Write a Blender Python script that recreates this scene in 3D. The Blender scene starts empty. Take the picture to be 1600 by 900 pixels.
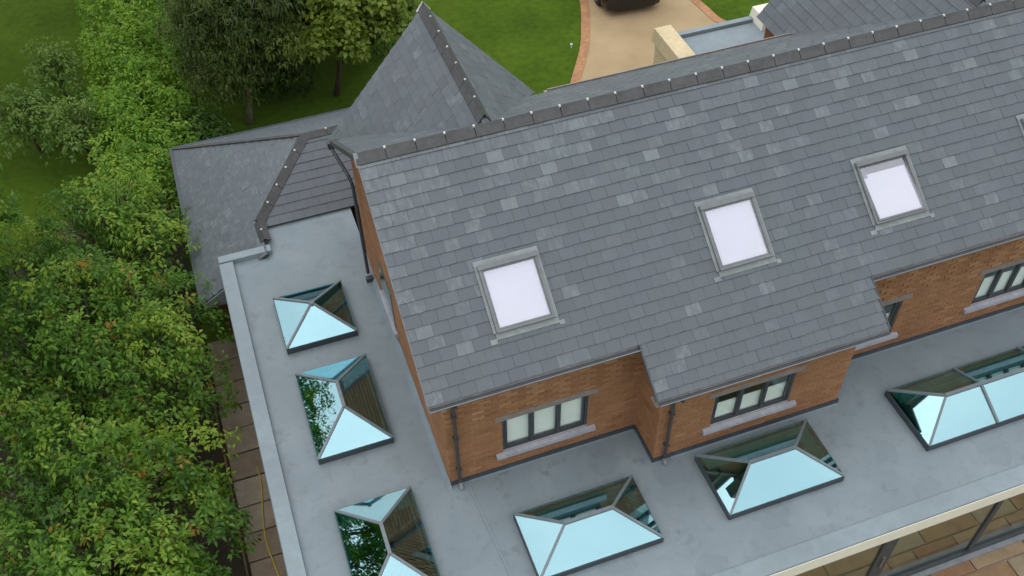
import bpy, math, random
import numpy as np
from mathutils import Vector, Matrix
random.seed(7); rng = np.random.default_rng(7)
R = math.radians
scn = bpy.context.scene
col = scn.collection

# ------------------------------------------------------------------ camera
def make_camera():
    p, r, y = R(47.583), R(-1.36), R(18.621)
    fwd = Vector((math.sin(y)*math.cos(p), math.cos(y)*math.cos(p), -math.sin(p)))
    right = Vector((math.cos(y), -math.sin(y), 0)); up = right.cross(fwd)
    Rv = right*math.cos(r) + up*math.sin(r); Uv = up*math.cos(r) - right*math.sin(r)
    cd = bpy.data.cameras.new('camera'); co = bpy.data.objects.new('camera', cd); col.objects.link(co)
    m = Matrix((Rv, Uv, -fwd)).transposed().to_4x4(); m.translation = Vector((-1.844, -8.958, 14.83))
    co.matrix_world = m
    cd.sensor_width = 36; cd.lens = 36*1575.8/1600; cd.clip_start = .1; cd.clip_end = 500
    scn.camera = co
    return co
CAM = make_camera().matrix_world.translation.copy()

# ------------------------------------------------------------------ light
SUN_EL, SUN_AZ = R(68), R(-45)          # azimuth clockwise from +y: the sun stands to the left
w = bpy.data.worlds.new('World'); scn.world = w; w.use_nodes = True
nt = w.node_tree; N = nt.nodes; L = nt.links
bg = N['Background']; bg.inputs[1].default_value = .1
sky = N.new('ShaderNodeTexSky'); sky.sky_type = 'NISHITA'; sky.sun_disc = False
sky.sun_elevation = SUN_EL; sky.sun_rotation = SUN_AZ; sky.dust_density = 3; sky.air_density = 1.2
tc = N.new('ShaderNodeTexCoord'); nz = N.new('ShaderNodeTexNoise'); nz.inputs['Scale'].default_value = 4.5; nz.inputs['Detail'].default_value = 5
cr = N.new('ShaderNodeValToRGB'); cr.color_ramp.elements[0].position = .3; cr.color_ramp.elements[0].color = (.62, .70, .76, 1); cr.color_ramp.elements[1].position = .72; cr.color_ramp.elements[1].color = (1, 1, 1, 1)
mul = N.new('ShaderNodeVectorMath'); mul.operation = 'SCALE'; mul.inputs['Scale'].default_value = 17.5
mx = N.new('ShaderNodeMix'); mx.data_type = 'RGBA'; mx.inputs[0].default_value = .8      # overcast veil over the blue
sp = N.new('ShaderNodeSeparateXYZ'); gz = N.new('ShaderNodeMath'); gz.operation = 'MULTIPLY_ADD'; gz.use_clamp = True; gz.inputs[1].default_value = .667; gz.inputs[2].default_value = .333   # overcast: three times brighter overhead than at the horizon
mz = N.new('ShaderNodeVectorMath'); mz.operation = 'SCALE'; L.new(tc.outputs['Generated'], sp.inputs[0]); L.new(sp.outputs['Z'], gz.inputs[0])
L.new(tc.outputs['Generated'], nz.inputs['Vector']); L.new(nz.outputs['Fac'], cr.inputs[0]); L.new(cr.outputs[0], mz.inputs[0]); L.new(gz.outputs[0], mz.inputs['Scale']); L.new(mz.outputs[0], mul.inputs[0])
L.new(sky.outputs[0], mx.inputs[6]); L.new(mul.outputs[0], mx.inputs[7]); L.new(mx.outputs[2], bg.inputs[0])
sd = bpy.data.lights.new('sun', 'SUN'); sd.energy = .6; sd.angle = R(170); sd.color = (1, .96, .9)
so = bpy.data.objects.new('sun', sd); col.objects.link(so)
sdir = Vector((math.sin(SUN_AZ)*math.cos(SUN_EL), math.cos(SUN_AZ)*math.cos(SUN_EL), math.sin(SUN_EL)))
so.rotation_euler = sdir.to_track_quat('Z', 'Y').to_euler()
vs = scn.view_settings; vs.view_transform = 'Standard'; vs.look = 'None'; vs.gamma = 1; vs.exposure = .3; vs.use_curve_mapping = False

# ------------------------------------------------------------------ materials
class MT:
    def __init__(s, name):
        s.m = bpy.data.materials.new(name); s.m.use_nodes = True; s.t = s.m.node_tree; s.b = s.t.nodes['Principled BSDF']
    def n(s, t, **k):
        n = s.t.nodes.new(t)
        for a, v in k.items():
            if a in n.inputs: n.inputs[a].default_value = v
            else: setattr(n, a, v)
        return n
    def l(s, a, b): s.t.links.new(a, b)
    def pos(s): return s.n('ShaderNodeNewGeometry').outputs['Position']
    def noise(s, scale, detail=4, vec=None, stretch=None, rough=.6):
        n = s.n('ShaderNodeTexNoise'); n.inputs['Scale'].default_value = scale; n.inputs['Detail'].default_value = detail; n.inputs['Roughness'].default_value = rough
        v = vec or s.pos()
        if stretch:
            mp = s.n('ShaderNodeMapping'); mp.inputs['Scale'].default_value = stretch; s.l(v, mp.inputs[0]); v = mp.outputs[0]
        s.l(v, n.inputs['Vector']); return n.outputs['Fac']
    def ramp(s, fac, stops):
        r = s.n('ShaderNodeValToRGB'); e = r.color_ramp.elements
        while len(e) < len(stops): e.new(.5)
        for i, (p, c) in enumerate(stops): e[i].position = p; e[i].color = tuple(c)+(1,) if len(c) == 3 else c
        s.l(fac, r.inputs[0]); return r.outputs[0]
    def math(s, op, a, b=None, clamp=False):
        n = s.n('ShaderNodeMath'); n.operation = op; n.use_clamp = clamp
        for i, v in enumerate((a, b)):
            if v is None: continue
            if isinstance(v, (int, float)): n.inputs[i].default_value = v
            else: s.l(v, n.inputs[i])
        return n.outputs[0]
    def mix(s, fac, a, b, mode='MIX'):
        n = s.n('ShaderNodeMix'); n.data_type = 'RGBA'; n.blend_type = mode
        for i, v in ((0, fac), (6, a), (7, b)):
            if isinstance(v, (int, float)): n.inputs[i].default_value = v
            elif isinstance(v, tuple): n.inputs[i].default_value = v+(1,) if len(v) == 3 else v
            else: s.l(v, n.inputs[i])
        return n.outputs[2]
    def tone(s):          # own colour of each piece: a property on single objects, a face attribute on joined ones
        a = s.n('ShaderNodeAttribute'); a.attribute_type = 'OBJECT'; a.attribute_name = 'tone'
        g = s.n('ShaderNodeAttribute'); g.attribute_type = 'GEOMETRY'; g.attribute_name = 'tone'
        return s.math('ADD', a.outputs['Fac'], g.outputs['Fac'])
    def bump(s, h, strength=.3, dist=.01):
        b = s.n('ShaderNodeBump'); b.inputs['Strength'].default_value = strength; b.inputs['Distance'].default_value = dist
        s.l(h, b.inputs['Height']); s.l(b.outputs[0], s.b.inputs['Normal'])
    def set(s, colr=None, rough=.6, metal=0, spec=.5, tr=0):
        if colr is not None:
            if isinstance(colr, tuple): s.b.inputs['Base Color'].default_value = colr+(1,)
            else: s.l(colr, s.b.inputs['Base Color'])
        if isinstance(rough, (int, float)): s.b.inputs['Roughness'].default_value = rough
        else: s.l(rough, s.b.inputs['Roughness'])
        s.b.inputs['Metallic'].default_value = metal; s.b.inputs['Specular IOR Level'].default_value = spec
        return s.m
M = {}
def simple(name, c, rough=.6, var=.25, scale=6, spec=.5, metal=0, bump=.15):
    t = MT(name); f = t.noise(scale, 5); f2 = t.noise(scale*.17, 3)
    f3 = t.math('MULTIPLY', f, f2); lo = tuple(x*(1-var) for x in c); hi = tuple(min(1, x*(1+var)) for x in c)
    t.set(t.ramp(f3, [(.12, lo), (.42, hi)]), rough, metal, spec); t.bump(f, bump, .004); M[name] = t.m
def mk_slate():
    t = MT('slate'); tone = t.tone()
    c = t.ramp(tone, [(0, (.097, .106, .116)), (.3, (.111, .123, .134)), (.55, (.126, .142, .153)), (.8, (.158, .177, .187)), (1, (.195, .218, .226))])
    big = t.noise(.55, 3); hue = t.ramp(big, [(.35, (.97, .99, 1.0)), (.5, (1.0, .985, 1.02)), (.65, (.96, 1.02, 1.0))])
    c = t.mix(1.0, c, hue, 'MULTIPLY')
    # dry bleached marks, shaped by the riven face, in the pale slates only
    st = t.noise(9, 3, stretch=(1.5, .7, .7)); pm = t.ramp(st, [(.49, (0, 0, 0)), (.60, (1, 1, 1))])
    k = t.math('MULTIPLY', t.ramp(tone, [(.35, (0, 0, 0)), (.6, (1, 1, 1)), (.9, (.6, .6, .6))]), pm)
    c = t.mix(t.math('MULTIPLY', k, .5), c, (.205, .230, .240))
    fine = t.noise(60, 4); c = t.mix(.25, c, t.ramp(fine, [(.3, (.5, .5, .5)), (.7, (1, 1, 1))]), 'MULTIPLY')
    t.set(c, t.math('ADD', t.math('MULTIPLY', fine, .25), .42), 0, .45); t.bump(t.noise(22, 6), .35, .006); M['slate'] = t.m
mk_slate()
def mk_brick():
    t = MT('brick'); tone = t.tone()
    c = t.ramp(tone, [(0, (.22, .102, .050)), (.35, (.295, .142, .068)), (.7, (.35, .175, .085)), (1, (.42, .23, .12))])
    f = t.noise(40, 5); c = t.mix(.4, c, t.ramp(f, [(.3, (.55, .55, .55)), (.7, (1.1, 1.1, 1.1))]), 'MULTIPLY')
    blo = t.noise(1.2, 3); c = t.mix(.35, c, t.ramp(blo, [(.35, (.62, .6, .58)), (.6, (1, 1, 1))]), 'MULTIPLY')
    t.set(c, .85, 0, .3); t.bump(f, .4, .004); M['brick'] = t.m
mk_brick()
def mk_membrane():
    t = MT('membrane'); a = t.noise(.9, 5); b = t.noise(5, 6); d = t.noise(38, 3)
    c = t.ramp(a, [(.3, (.178, .214, .234)), (.5, (.200, .240, .260)), (.68, (.226, .266, .286))])
    c = t.mix(.5, c, t.ramp(b, [(.28, (.70, .70, .69)), (.44, (1, 1, 1)), (.70, (1.04, 1.05, 1.05))]), 'MULTIPLY')
    v = t.n('ShaderNodeTexVoronoi'); v.inputs['Scale'].default_value = .9; t.l(t.pos(), v.inputs['Vector'])     # dried puddles
    dist = t.math('ADD', v.outputs['Distance'], t.math('MULTIPLY', b, .35))
    ring = t.ramp(dist, [(.36, (.86, .87, .87)), (.43, (.80, .80, .79)), (.46, (1, 1, 1))])
    c = t.mix(.38, c, ring, 'MULTIPLY')
    sm = t.math('MULTIPLY', t.ramp(t.noise(1.7, 2), [(.56, (0, 0, 0)), (.68, (1, 1, 1))]), t.ramp(t.noise(7, 5), [(.48, (0, 0, 0)), (.62, (1, 1, 1))]))    # scuffs and dirt
    c = t.mix(t.math('MULTIPLY', sm, .45), c, (.115, .130, .135))
    t.set(c, t.math('ADD', t.math('MULTIPLY', b, .3), .3), 0, .4); t.bump(d, .18, .004); M['membrane'] = t.m
mk_membrane()
simple('kerb_membrane', (.228, .274, .30), .5, .12, 5)
simple('mortar', (.34, .25, .18), .95, .2, 30, .2)
simple('lead', (.225, .245, .245), .5, .2, 9)
simple('ridge_tile', (.064, .064, .066), .55, .3, 12)
simple('clip', (.6, .59, .56), .5, .05)
simple('dark_metal', (.045, .055, .065), .4, .2, 8)
simple('bar', (.15, .18, .195), .4, .15, 8)
simple('gutter', (.22, .235, .25), .45, .2, 8)
simple('pipe', (.055, .048, .045), .5, .2, 8)
simple('underlay', (.055, .060, .066), .8, .2, 8)
simple('velux_frame', (.155, .162, .168), .45, .15, 10)
simple('sill', (.36, .36, .40), .7, .2, 14)
simple('lintel', (.235, .195, .175), .7, .2, 14)
simple('win_frame', (.05, .055, .062), .4, .15, 10)
simple('blind', (.88, .89, .86), .8, .04, 6)
simple('white_blind', (.66, .64, .67), .7, .03, 4)
simple('plaster', (.80, .82, .80), .8, .08, 4)
simple('floor_inside', (.05, .045, .042), .5, .3, 4)
simple('fascia_cream', (.84, .80, .68), .6, .05, 6)
simple('stone', (.62, .50, .31), .85, .15, 10)
simple('soffit', (.30, .27, .24), .7, .2, 8)
simple('soil', (.045, .035, .02), .95, .5, 5)
simple('bark', (.085, .06, .04), .95, .4, 14)
simple('pale_bark', (.20, .17, .12), .95, .35, 14)
simple('timber', (.15, .095, .05), .85, .4, 12)
simple('hose', (.55, .42, .06), .5, .1, 10)
simple('car_paint', (.008, .008, .010), .18, .2, 4, .6, 0, 0)
simple('rubber', (.015, .015, .015), .8, .2, 8)
simple('alloy', (.35, .35, .36), .3, .1, 8, .5, .8)
simple('headlight', (.6, .62, .65), .1, .05, 8)
simple('plate', (.75, .75, .72), .5, .04, 8)
simple('edging', (.40, .20, .095), .85, .3, 9)
simple('room_wall', (.42, .38, .32), .8, .1, 3)
def mk_driveway():
    t = MT('driveway'); a = t.noise(.7, 5); b = t.noise(90, 3)
    c = t.ramp(a, [(.3, (.36, .26, .145)), (.7, (.46, .34, .20))]); c = t.mix(.4, c, t.ramp(b, [(.3, (.6, .58, .55)), (.7, (1.15, 1.15, 1.15))]), 'MULTIPLY')
    t.set(c, .9, 0, .2); t.bump(b, .4, .006); M['driveway'] = t.m
mk_driveway()
def mk_grass():
    t = MT('lawn'); a = t.noise(.35, 5); b = t.noise(5, 6); d = t.noise(70, 4)
    c = t.ramp(a, [(.3, (.060, .105, .009)), (.5, (.085, .150, .012)), (.7, (.115, .180, .018))])
    c = t.mix(.6, c, t.ramp(b, [(.3, (.55, .6, .5)), (.6, (1.1, 1.08, 1.0))]), 'MULTIPLY')
    c = t.mix(.5, c, t.ramp(d, [(.3, (.4, .45, .35)), (.7, (1.2, 1.2, 1.1))]), 'MULTIPLY')
    t.set(c, .95, 0, .1); t.bump(d, .8, .04); M['lawn'] = t.m
mk_grass()
def mk_slab(name, stops):
    t = MT(name); tone = t.tone(); c = t.ramp(tone, stops)
    a = t.noise(3.5, 6); c = t.mix(.6, c, t.ramp(a, [(.3, (.62, .60, .58)), (.6, (1.08, 1.06, 1.02))]), 'MULTIPLY')
    b = t.noise(30, 4); c = t.mix(.3, c, t.ramp(b, [(.3, (.6, .6, .6)), (.7, (1.1, 1.1, 1.1))]), 'MULTIPLY')
    t.set(c, .85, 0, .3); t.bump(b, .3, .005); M[name] = t.m
mk_slab('path_slab', [(0, (.27, .21, .155)), (.5, (.33, .265, .20)), (1, (.38, .315, .25))])
mk_slab('patio_slab', [(0, (.26, .14, .08)), (.35, (.29, .19, .11)), (.7, (.31, .22, .14)), (1, (.28, .24, .165))])
def mk_stone_floor():
    t = MT('stone_floor'); a = t.noise(1.3, 6, rough=.7); c = t.ramp(a, [(.3, (.20, .12, .07)), (.45, (.34, .28, .15)), (.6, (.36, .36, .20)), (.75, (.30, .19, .12))])
    t.set(c, .35, 0, .5); M['stone_floor'] = t.m
mk_stone_floor()
def mk_glass(name, gl, tint, base, rough=.01):
    m = bpy.data.materials.new(name); m.use_nodes = True; t = m.node_tree; t.nodes.clear()
    o = t.nodes.new('ShaderNodeOutputMaterial'); mx = t.nodes.new('ShaderNodeMixShader'); g = t.nodes.new('ShaderNodeBsdfGlossy'); tr = t.nodes.new('ShaderNodeBsdfTransparent')
    g.inputs['Color'].default_value = gl+(1,); g.inputs['Roughness'].default_value = rough; tr.inputs['Color'].default_value = tint+(1,)
    lw = t.nodes.new('ShaderNodeLayerWeight'); lw.inputs[0].default_value = .5; pw = t.nodes.new('ShaderNodeMath'); pw.operation = 'POWER'; pw.inputs[1].default_value = 4; ad = t.nodes.new('ShaderNodeMath'); ad.operation = 'MULTIPLY_ADD'
    ad.inputs[1].default_value = 1-base; ad.inputs[2].default_value = base; ad.use_clamp = True
    t.links.new(lw.outputs['Facing'], pw.inputs[0]); t.links.new(pw.outputs[0], ad.inputs[0]); t.links.new(ad.outputs[0], mx.inputs[0])
    t.links.new(tr.outputs[0], mx.inputs[1]); t.links.new(g.outputs[0], mx.inputs[2]); t.links.new(mx.outputs[0], o.inputs[0]); M[name] = m
mk_glass('lantern_glass', (.66, .90, .99), (.38, .80, .78), .42)
mk_glass('roof_glass', (.95, .95, 1), (.96, .96, .98), .14)
mk_glass('window_glass', (.85, .95, .95), (.97, .99, .97), .05)
mk_glass('door_glass', (.95, .95, .9), (.86, .88, .84), .12)
mk_glass('car_glass', (.8, .85, .9), (.05, .05, .06), .25)
def mk_leaf(name, stops, trans=.35):
    t = MT(name); g = t.n('ShaderNodeAttribute'); g.attribute_name = 'tone'
    c = t.ramp(g.outputs['Fac'], stops)
    t.set(c, .5, 0, .35)
    tl = t.n('ShaderNodeBsdfTranslucent'); t.l(t.mix(1, c, (1.5, 1.6, .8), 'MULTIPLY'), tl.inputs['Color'])
    ms = t.n('ShaderNodeMixShader'); ms.inputs[0].default_value = trans; out = t.t.nodes['Material Output']
    t.l(t.b.outputs[0], ms.inputs[1]); t.l(tl.outputs[0], ms.inputs[2]); t.l(ms.outputs[0], out.inputs[0]); M[name] = t.m
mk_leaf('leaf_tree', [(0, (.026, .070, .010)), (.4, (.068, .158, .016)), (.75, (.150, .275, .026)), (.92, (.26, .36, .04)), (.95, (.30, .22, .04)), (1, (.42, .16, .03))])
mk_leaf('leaf_hedge', [(0, (.06, .135, .014)), (.5, (.16, .30, .026)), (1, (.29, .43, .05))])
mk_leaf('leaf_dark', [(0, (.026, .048, .010)), (.5, (.072, .112, .018)), (1, (.16, .20, .035))])
mk_leaf('leaf_yellow', [(0, (.05, .085, .012)), (.5, (.14, .20, .022)), (1, (.28, .33, .05))])
mk_leaf('leaf_shrub', [(0, (.035, .080, .014)), (.5, (.10, .19, .032)), (1, (.24, .34, .08))])

# ------------------------------------------------------------------ builders
G = -2.6                                                        # ground level; the flat roof is z = 0
def V(*a): return Vector(a)
class MB:
    def __init__(s): s.v = []; s.f = []; s.t = []
    def poly(s, pts, tone=0):
        i = len(s.v); s.v += [tuple(p) for p in pts]; s.f.append(tuple(range(i, i+len(pts)))); s.t.append(tone)
    def prism(s, bot, top, tone=0, bottom=True):                # two rings of the same length, ccw seen from the top
        i = len(s.v); n = len(bot); s.v += [tuple(p) for p in bot]+[tuple(p) for p in top]
        s.f.append(tuple(range(i+n, i+2*n)))
        if bottom: s.f.append(tuple(range(i+n-1, i-1, -1)))
        for k in range(n): s.f.append((i+k, i+(k+1) % n, i+n+(k+1) % n, i+n+k))
        s.t += [tone]*(n+1+bool(bottom))
    def box(s, x0, x1, y0, y1, z0, z1, tone=0):
        s.prism([(x0, y0, z0), (x1, y0, z0), (x1, y1, z0), (x0, y1, z0)], [(x0, y0, z1), (x1, y0, z1), (x1, y1, z1), (x0, y1, z1)], tone)
    def bar(s, p, q, wd, h, up=Vector((0, 0, 1)), tone=0):      # rectangular bar from p to q
        p, q = Vector(p), Vector(q); d = (q-p).normalized(); sd = d.cross(up).normalized(); u = sd.cross(d)
        def ring(c): return [c-sd*wd/2-u*h/2, c+sd*wd/2-u*h/2, c+sd*wd/2+u*h/2, c-sd*wd/2+u*h/2]
        a, b = ring(p), ring(q); s.prism(a, b, tone)
    def tube(s, pts, rad, n=8, tone=0):
        pts = [Vector(p) for p in pts]; rr = rad if isinstance(rad, (list, tuple)) else [rad]*len(pts); i0 = len(s.v)
        for k, p in enumerate(pts):
            d = (pts[min(k+1, len(pts)-1)]-pts[max(k-1, 0)]).normalized(); a = d.orthogonal().normalized() if abs(d.z) > .9 else d.cross(Vector((0, 0, 1))).normalized(); b = d.cross(a)
            for j in range(n):
                t = 2*math.pi*j/n; s.v.append(tuple(p+(a*math.cos(t)+b*math.sin(t))*rr[k]))
        for k in range(len(pts)-1):
            for j in range(n): s.f.append((i0+k*n+j, i0+k*n+(j+1) % n, i0+(k+1)*n+(j+1) % n, i0+(k+1)*n+j)); s.t.append(tone)
        s.f.append(tuple(range(i0+n-1, i0-1, -1))); s.f.append(tuple(range(i0+(len(pts)-1)*n, i0+len(pts)*n))); s.t += [tone, tone]
    def mesh(s, name, smooth=False):
        me = bpy.data.meshes.new(name); me.from_pydata(s.v, [], s.f); me.update()
        if any(s.t):
            at = me.attributes.new('tone', 'FLOAT', 'FACE'); at.data.foreach_set('value', s.t)
        if smooth: me.shade_smooth()
        return me
    def build(s, name, mat, parent=None, smooth=False, **k): return link(name, s.mesh(name, smooth), mat, parent, **k)
def link(name, me, mat, parent=None, matrix=None, label=None, kind=None, tone=None):
    if mat and not me.materials: me.materials.append(M[mat] if isinstance(mat, str) else mat)
    o = bpy.data.objects.new(name, me); col.objects.link(o)
    if parent is not None:
        o.parent = parent
        if parent.type == 'EMPTY': o.matrix_parent_inverse = Matrix.Translation(-parent.location)
    if matrix is not None: o.matrix_basis = matrix
    if label: o['label'] = label
    if kind: o['kind'] = kind
    if tone is not None: o['tone'] = tone
    return o
def thing(name, loc, label, cat, group=None):
    o = bpy.data.objects.new(name, None); col.objects.link(o); o.location = loc; o.empty_display_size = .3
    tag(o, label, cat, group); return o
def tag(o, label, cat, group=None):
    o['label'] = label; o['category'] = cat
    if group: o['group'] = group
    return o
def clip(poly, a, b, c):                                        # keep a*x+b*y<=c
    out = []
    for i, p in enumerate(poly):
        q = poly[(i+1) % len(poly)]; dp = a*p[0]+b*p[1]-c; dq = a*q[0]+b*q[1]-c
        if dp <= 0: out.append(p)
        if (dp < 0 < dq) or (dq < 0 < dp):
            t = dp/(dp-dq); out.append((p[0]+(q[0]-p[0])*t, p[1]+(q[1]-p[1])*t))
    return out
def clip_convex(poly, hull):                                    # hull counter-clockwise
    for i, p in enumerate(hull):
        q = hull[(i+1) % len(hull)]; ex, ey = q[0]-p[0], q[1]-p[1]
        poly = clip(poly, ey, -ex, ey*p[0]-ex*p[1])
        if len(poly) < 3: return []
    return poly
def area(p): return abs(sum(p[i][0]*p[(i+1) % len(p)][1]-p[(i+1) % len(p)][0]*p[i][1] for i in range(len(p))))/2

HOUSE = thing('house', (5, 3, G), 'red brick house with grey slate roofs and a flat roof of glass pyramid skylights', 'house')

# ------------------------------------------------------------------ setting: ground
o = MB(); o.poly([(-150, -150, G), (150, -150, G), (150, 200, G), (-150, 200, G)])
o.build('lawn', 'lawn', kind='structure')
# resin driveway with a brick edge
dl = [(6.2, 6.0), (6.35, 9.5), (6.85, 11.6), (7.41, 12.91), (8.32, 14.42), (8.88, 15.65), (9.37, 17.0), (9.75, 19), (9.9, 24), (9.9, 34)]
drr = [(19, 6.0), (19, 9.0), (17, 11.0), (15.0, 12.7), (13.5, 13.9), (13.06, 14.35), (12.95, 15.1), (12.9, 16.0), (13.1, 19), (13.6, 24), (14, 34)]
def curve(pts, n=6):
    P = [Vector((*p, 0)) for p in pts]; out = []
    for i in range(len(P)-1):
        p0, p1, p2, p3 = P[max(i-1, 0)], P[i], P[i+1], P[min(i+2, len(P)-1)]
        for k in range(n):
            t = k/n; out.append(.5*((2*p1)+(p2-p0)*t+(2*p0-5*p1+4*p2-p3)*t*t+(3*p1-p0-3*p2+p3)*t**3))
    return out+[P[-1]]
cl, crr = curve(dl), curve(drr)
o = MB(); o.poly([(p.x, p.y, G+.02) for p in crr]+[(p.x, p.y, G+.02) for p in reversed(cl)])
DRIVE = o.build('driveway', 'driveway', kind='structure')
for c_, s_ in ((cl, 1), (crr, -1)):
    e = MB()
    for i in range(len(c_)-1):
        a, b = c_[i], c_[i+1]; na = (c_[min(i+1, len(c_)-1)]-c_[max(i-1, 0)]).normalized(); nb = (c_[min(i+2, len(c_)-1)]-c_[i]).normalized()
        wa = Vector((na.y, -na.x, 0))*s_*.27; wb = Vector((nb.y, -nb.x, 0))*s_*.27; z = G+.035
        e.poly([(a.x, a.y, z), (b.x, b.y, z), (b.x+wb.x, b.y+wb.y, z), (a.x+wa.x, a.y+wa.y, z)][::-s_ or 1])
    e.build('edging', 'edging', DRIVE)
# planted bed under the trees on the left
o = MB(); o.poly([(-11, -8, G+.01), (-3.8, -8, G+.01), (-3.8, 11.8, G+.01), (-5.4, 13, G+.01), (-8.6, 10.6, G+.01), (-11, 9.5, G+.01)])
o.build('planting_bed', 'soil', kind='structure')
# slab path by the side wall
o = MB(); o.box(-3.78, -2.84, -6, 6.9, G-.05, G+.012)
PATH = o.build('path', 'soil', kind='structure')
y = -5.6
while y < 6.6:
    ln = .62+random.uniform(-.02, .03); o = MB(); j = [random.uniform(-.012, .012) for _ in range(4)]; h = G+.05+random.uniform(-.006, .008)
    b = [(-3.74+j[0], y, G), (-2.88, y+j[1], G), (-2.88, y+ln-.03+j[2], G), (-3.74+j[3], y+ln-.03, G)]
    o.prism(b, [(p[0], p[1], h+random.uniform(-.006, .006)) for p in b]); o.build('slab', 'path_slab', PATH, tone=random.random()); y += ln
o = MB()
for k in range(8): o.bar((-3.82+random.uniform(-.02, .02), -5.5+k*1.55, G+.07), (-3.82+random.uniform(-.02, .02), -4.0+k*1.55, G+.07), .04, .16)
tag(o.build('timber_edging', 'timber'), 'low brown timber edging between the slab path and the trees', 'edging')
o = MB(); pts = [(-3.3-.06*math.sin(k*.7)+.05*(k > 14)*(k-14)*.2, -1.5+k*.28, G+.085) for k in range(18)]
o.tube(pts, .016, 6); tag(o.build('hose', 'hose', smooth=True), 'thin yellow hose lying along the slab path by the flat roof', 'hose')
# sandstone patio
o = MB(); o.box(2, 15, -9.5, -3.08, G-.05, G+.01); PATIO = o.build('patio', 'mortar', kind='structure')
yy = -9.4
while yy < -3.3:
    dep = random.choice((.58, .88, .58)); dep = min(dep, -3.1-yy); xx = 2.05+random.uniform(-.3, 0)
    while xx < 14.9:
        wd = random.choice((.58, .88, 1.18)); o = MB(); g_ = .018; h = G+.05+random.uniform(-.003, .003)
        b = [(xx+g_, yy+g_), (xx+wd-g_, yy+g_), (xx+wd-g_, yy+dep-g_), (xx+g_, yy+dep-g_)]
        b = [(p[0]+random.uniform(-.006, .006), p[1]+random.uniform(-.006, .006)) for p in b]
        if xx+wd > 3.5: o.prism([(p[0], p[1], G) for p in b], [(p[0], p[1], h) for p in b]); o.build('slab', 'patio_slab', PATIO, tone=random.random())
        xx += wd
    yy += dep

# ------------------------------------------------------------------ house: bricks
BRICKS = []                                                     # (distance, centre, u, n, length, tone, wall part)
def brick_wall(name, O, u, n, width, height, holes=(), top=None, z0=0., band=99., single=False, corbel=0):
    """vertical wall; O lower corner, u along, n outward. holes (a0,a1,b0,b1). top(a) limits the height."""
    O, u, n = Vector(O), Vector(u), Vector(n); zv = Vector((0, 0, 1)); m = MB()
    As = sorted({0, width}|{h[0] for h in holes}|{h[1] for h in holes}); Bs = sorted({0, height}|{h[2] for h in holes}|{h[3] for h in holes})
    def P(a, b, d=0.): return O+u*a+zv*b+n*d
    if top is None:
        for a0, a1 in zip(As, As[1:]):
            for b0, b1 in zip(Bs, Bs[1:]):
                if any(h[0] <= (a0+a1)/2 <= h[1] and h[2] <= (b0+b1)/2 <= h[3] for h in holes): continue
                m.poly([P(a0, b0), P(a1, b0), P(a1, b1), P(a0, b1)])
    else:
        n_ = 24; xs = [width*i/n_ for i in range(n_+1)]
        for a0, a1 in zip(xs, xs[1:]): m.poly([P(a0, 0), P(a1, 0), P(a1, top(a1)), P(a0, top(a0))])
    for h in holes:                                             # reveals
        for (a, b), (c, d) in (((h[0], h[2]), (h[0], h[3])), ((h[0], h[3]), (h[1], h[3])), ((h[1], h[3]), (h[1], h[2])), ((h[1], h[2]), (h[0], h[2]))):
            m.poly([P(a, b), P(c, d), P(c, d, -.14), P(a, b, -.14)])
    part = m.build(name, 'mortar', HOUSE)
    rest = MB(); crs = .075; row = 0; bz = 0.
    while bz+.065 <= height+1e-6:
        a = -(.1125 if row % 2 else 0)
        k = 0
        while a < width:
            ln = .215; a0, a1 = max(a, .001), min(a+ln, width-.001); k += 1
            segs = [(a0, a1)] if a1-a0 > .02 else []
            for h in holes:
                if bz+.065 > h[2] and bz < h[3]:
                    ns = []
                    for s0, s1 in segs:
                        if s1 <= h[0] or s0 >= h[1]: ns.append((s0, s1)); continue
                        if h[0]-s0 > .02: ns.append((s0, h[0]))
                        if s1-h[1] > .02: ns.append((h[1], s1))
                    segs = ns
            for s0, s1 in segs:
                if top and bz+.065 > min(top(s0), top(s1)): continue
                tn = min(1, max(0.02, random.gauss(.5, .14)))
                pr = .009
                if bz > band: pr = .010+(.012 if (k+row) % 2 else 0); tn = min(1, max(.02, tn+(.26 if (k+row) % 2 else -.04)))
                c = P((s0+s1)/2, bz+.0325)
                BR = (c, u, n, s1-s0, pr, tn)
                if single and s1-s0 > .2: BRICKS.append(((c-CAM).length, BR, part, rest))
                else: add_brick(rest, BR)
            a += .225
        bz += crs; row += 1
    part['_rest'] = 0
    RESTS.append((rest, part))
    return part
RESTS = []
def add_brick(mb, B):
    c, u, n, ln, pr, tn = B; z = Vector((0, 0, .0325)); h = u*ln/2; q = .004
    bot = [c-h-z, c+h-z, c+h+z, c-h+z]; zz = Vector((0, 0, .0325-q)); hh = u*(ln/2-q)
    tp = [c-hh-zz+n*pr, c+hh-zz+n*pr, c+hh+zz+n*pr, c-hh+zz+n*pr]
    mb.prism(bot, tp, tn, bottom=False)
A1, A2, BY = 3.4, 6.99, -.752
XR = 14.5; e_, o_, z1, m_, yr = .278, .272, 2.724, .668, 2.99; zr = z1+m_*(yr+e_); S_ = math.sqrt(1+m_*m_)
def win_hole(x0, x1, z0, z1): return (x0, x1, z0, z1)
WL = (.95, 2.47, .50, 1.40); WM = (4.40, 5.92, .52, 1.38)
WR = [(7.0, 8.50, .45, 1.38), (10.2, 11.9, .52, 1.42)]
w_left = brick_wall('rear_wall', (0, 0, 0), (1, 0, 0), (0, -1, 0), A1, z1-.05, [WL], band=1.5, single=True)
w_mid = brick_wall('rear_wall', (A1, BY, 0), (1, 0, 0), (0, -1, 0), A2-A1, z1+m_*BY-.02, [(WM[0]-A1, WM[1]-A1, WM[2], WM[3])], single=True)
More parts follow.
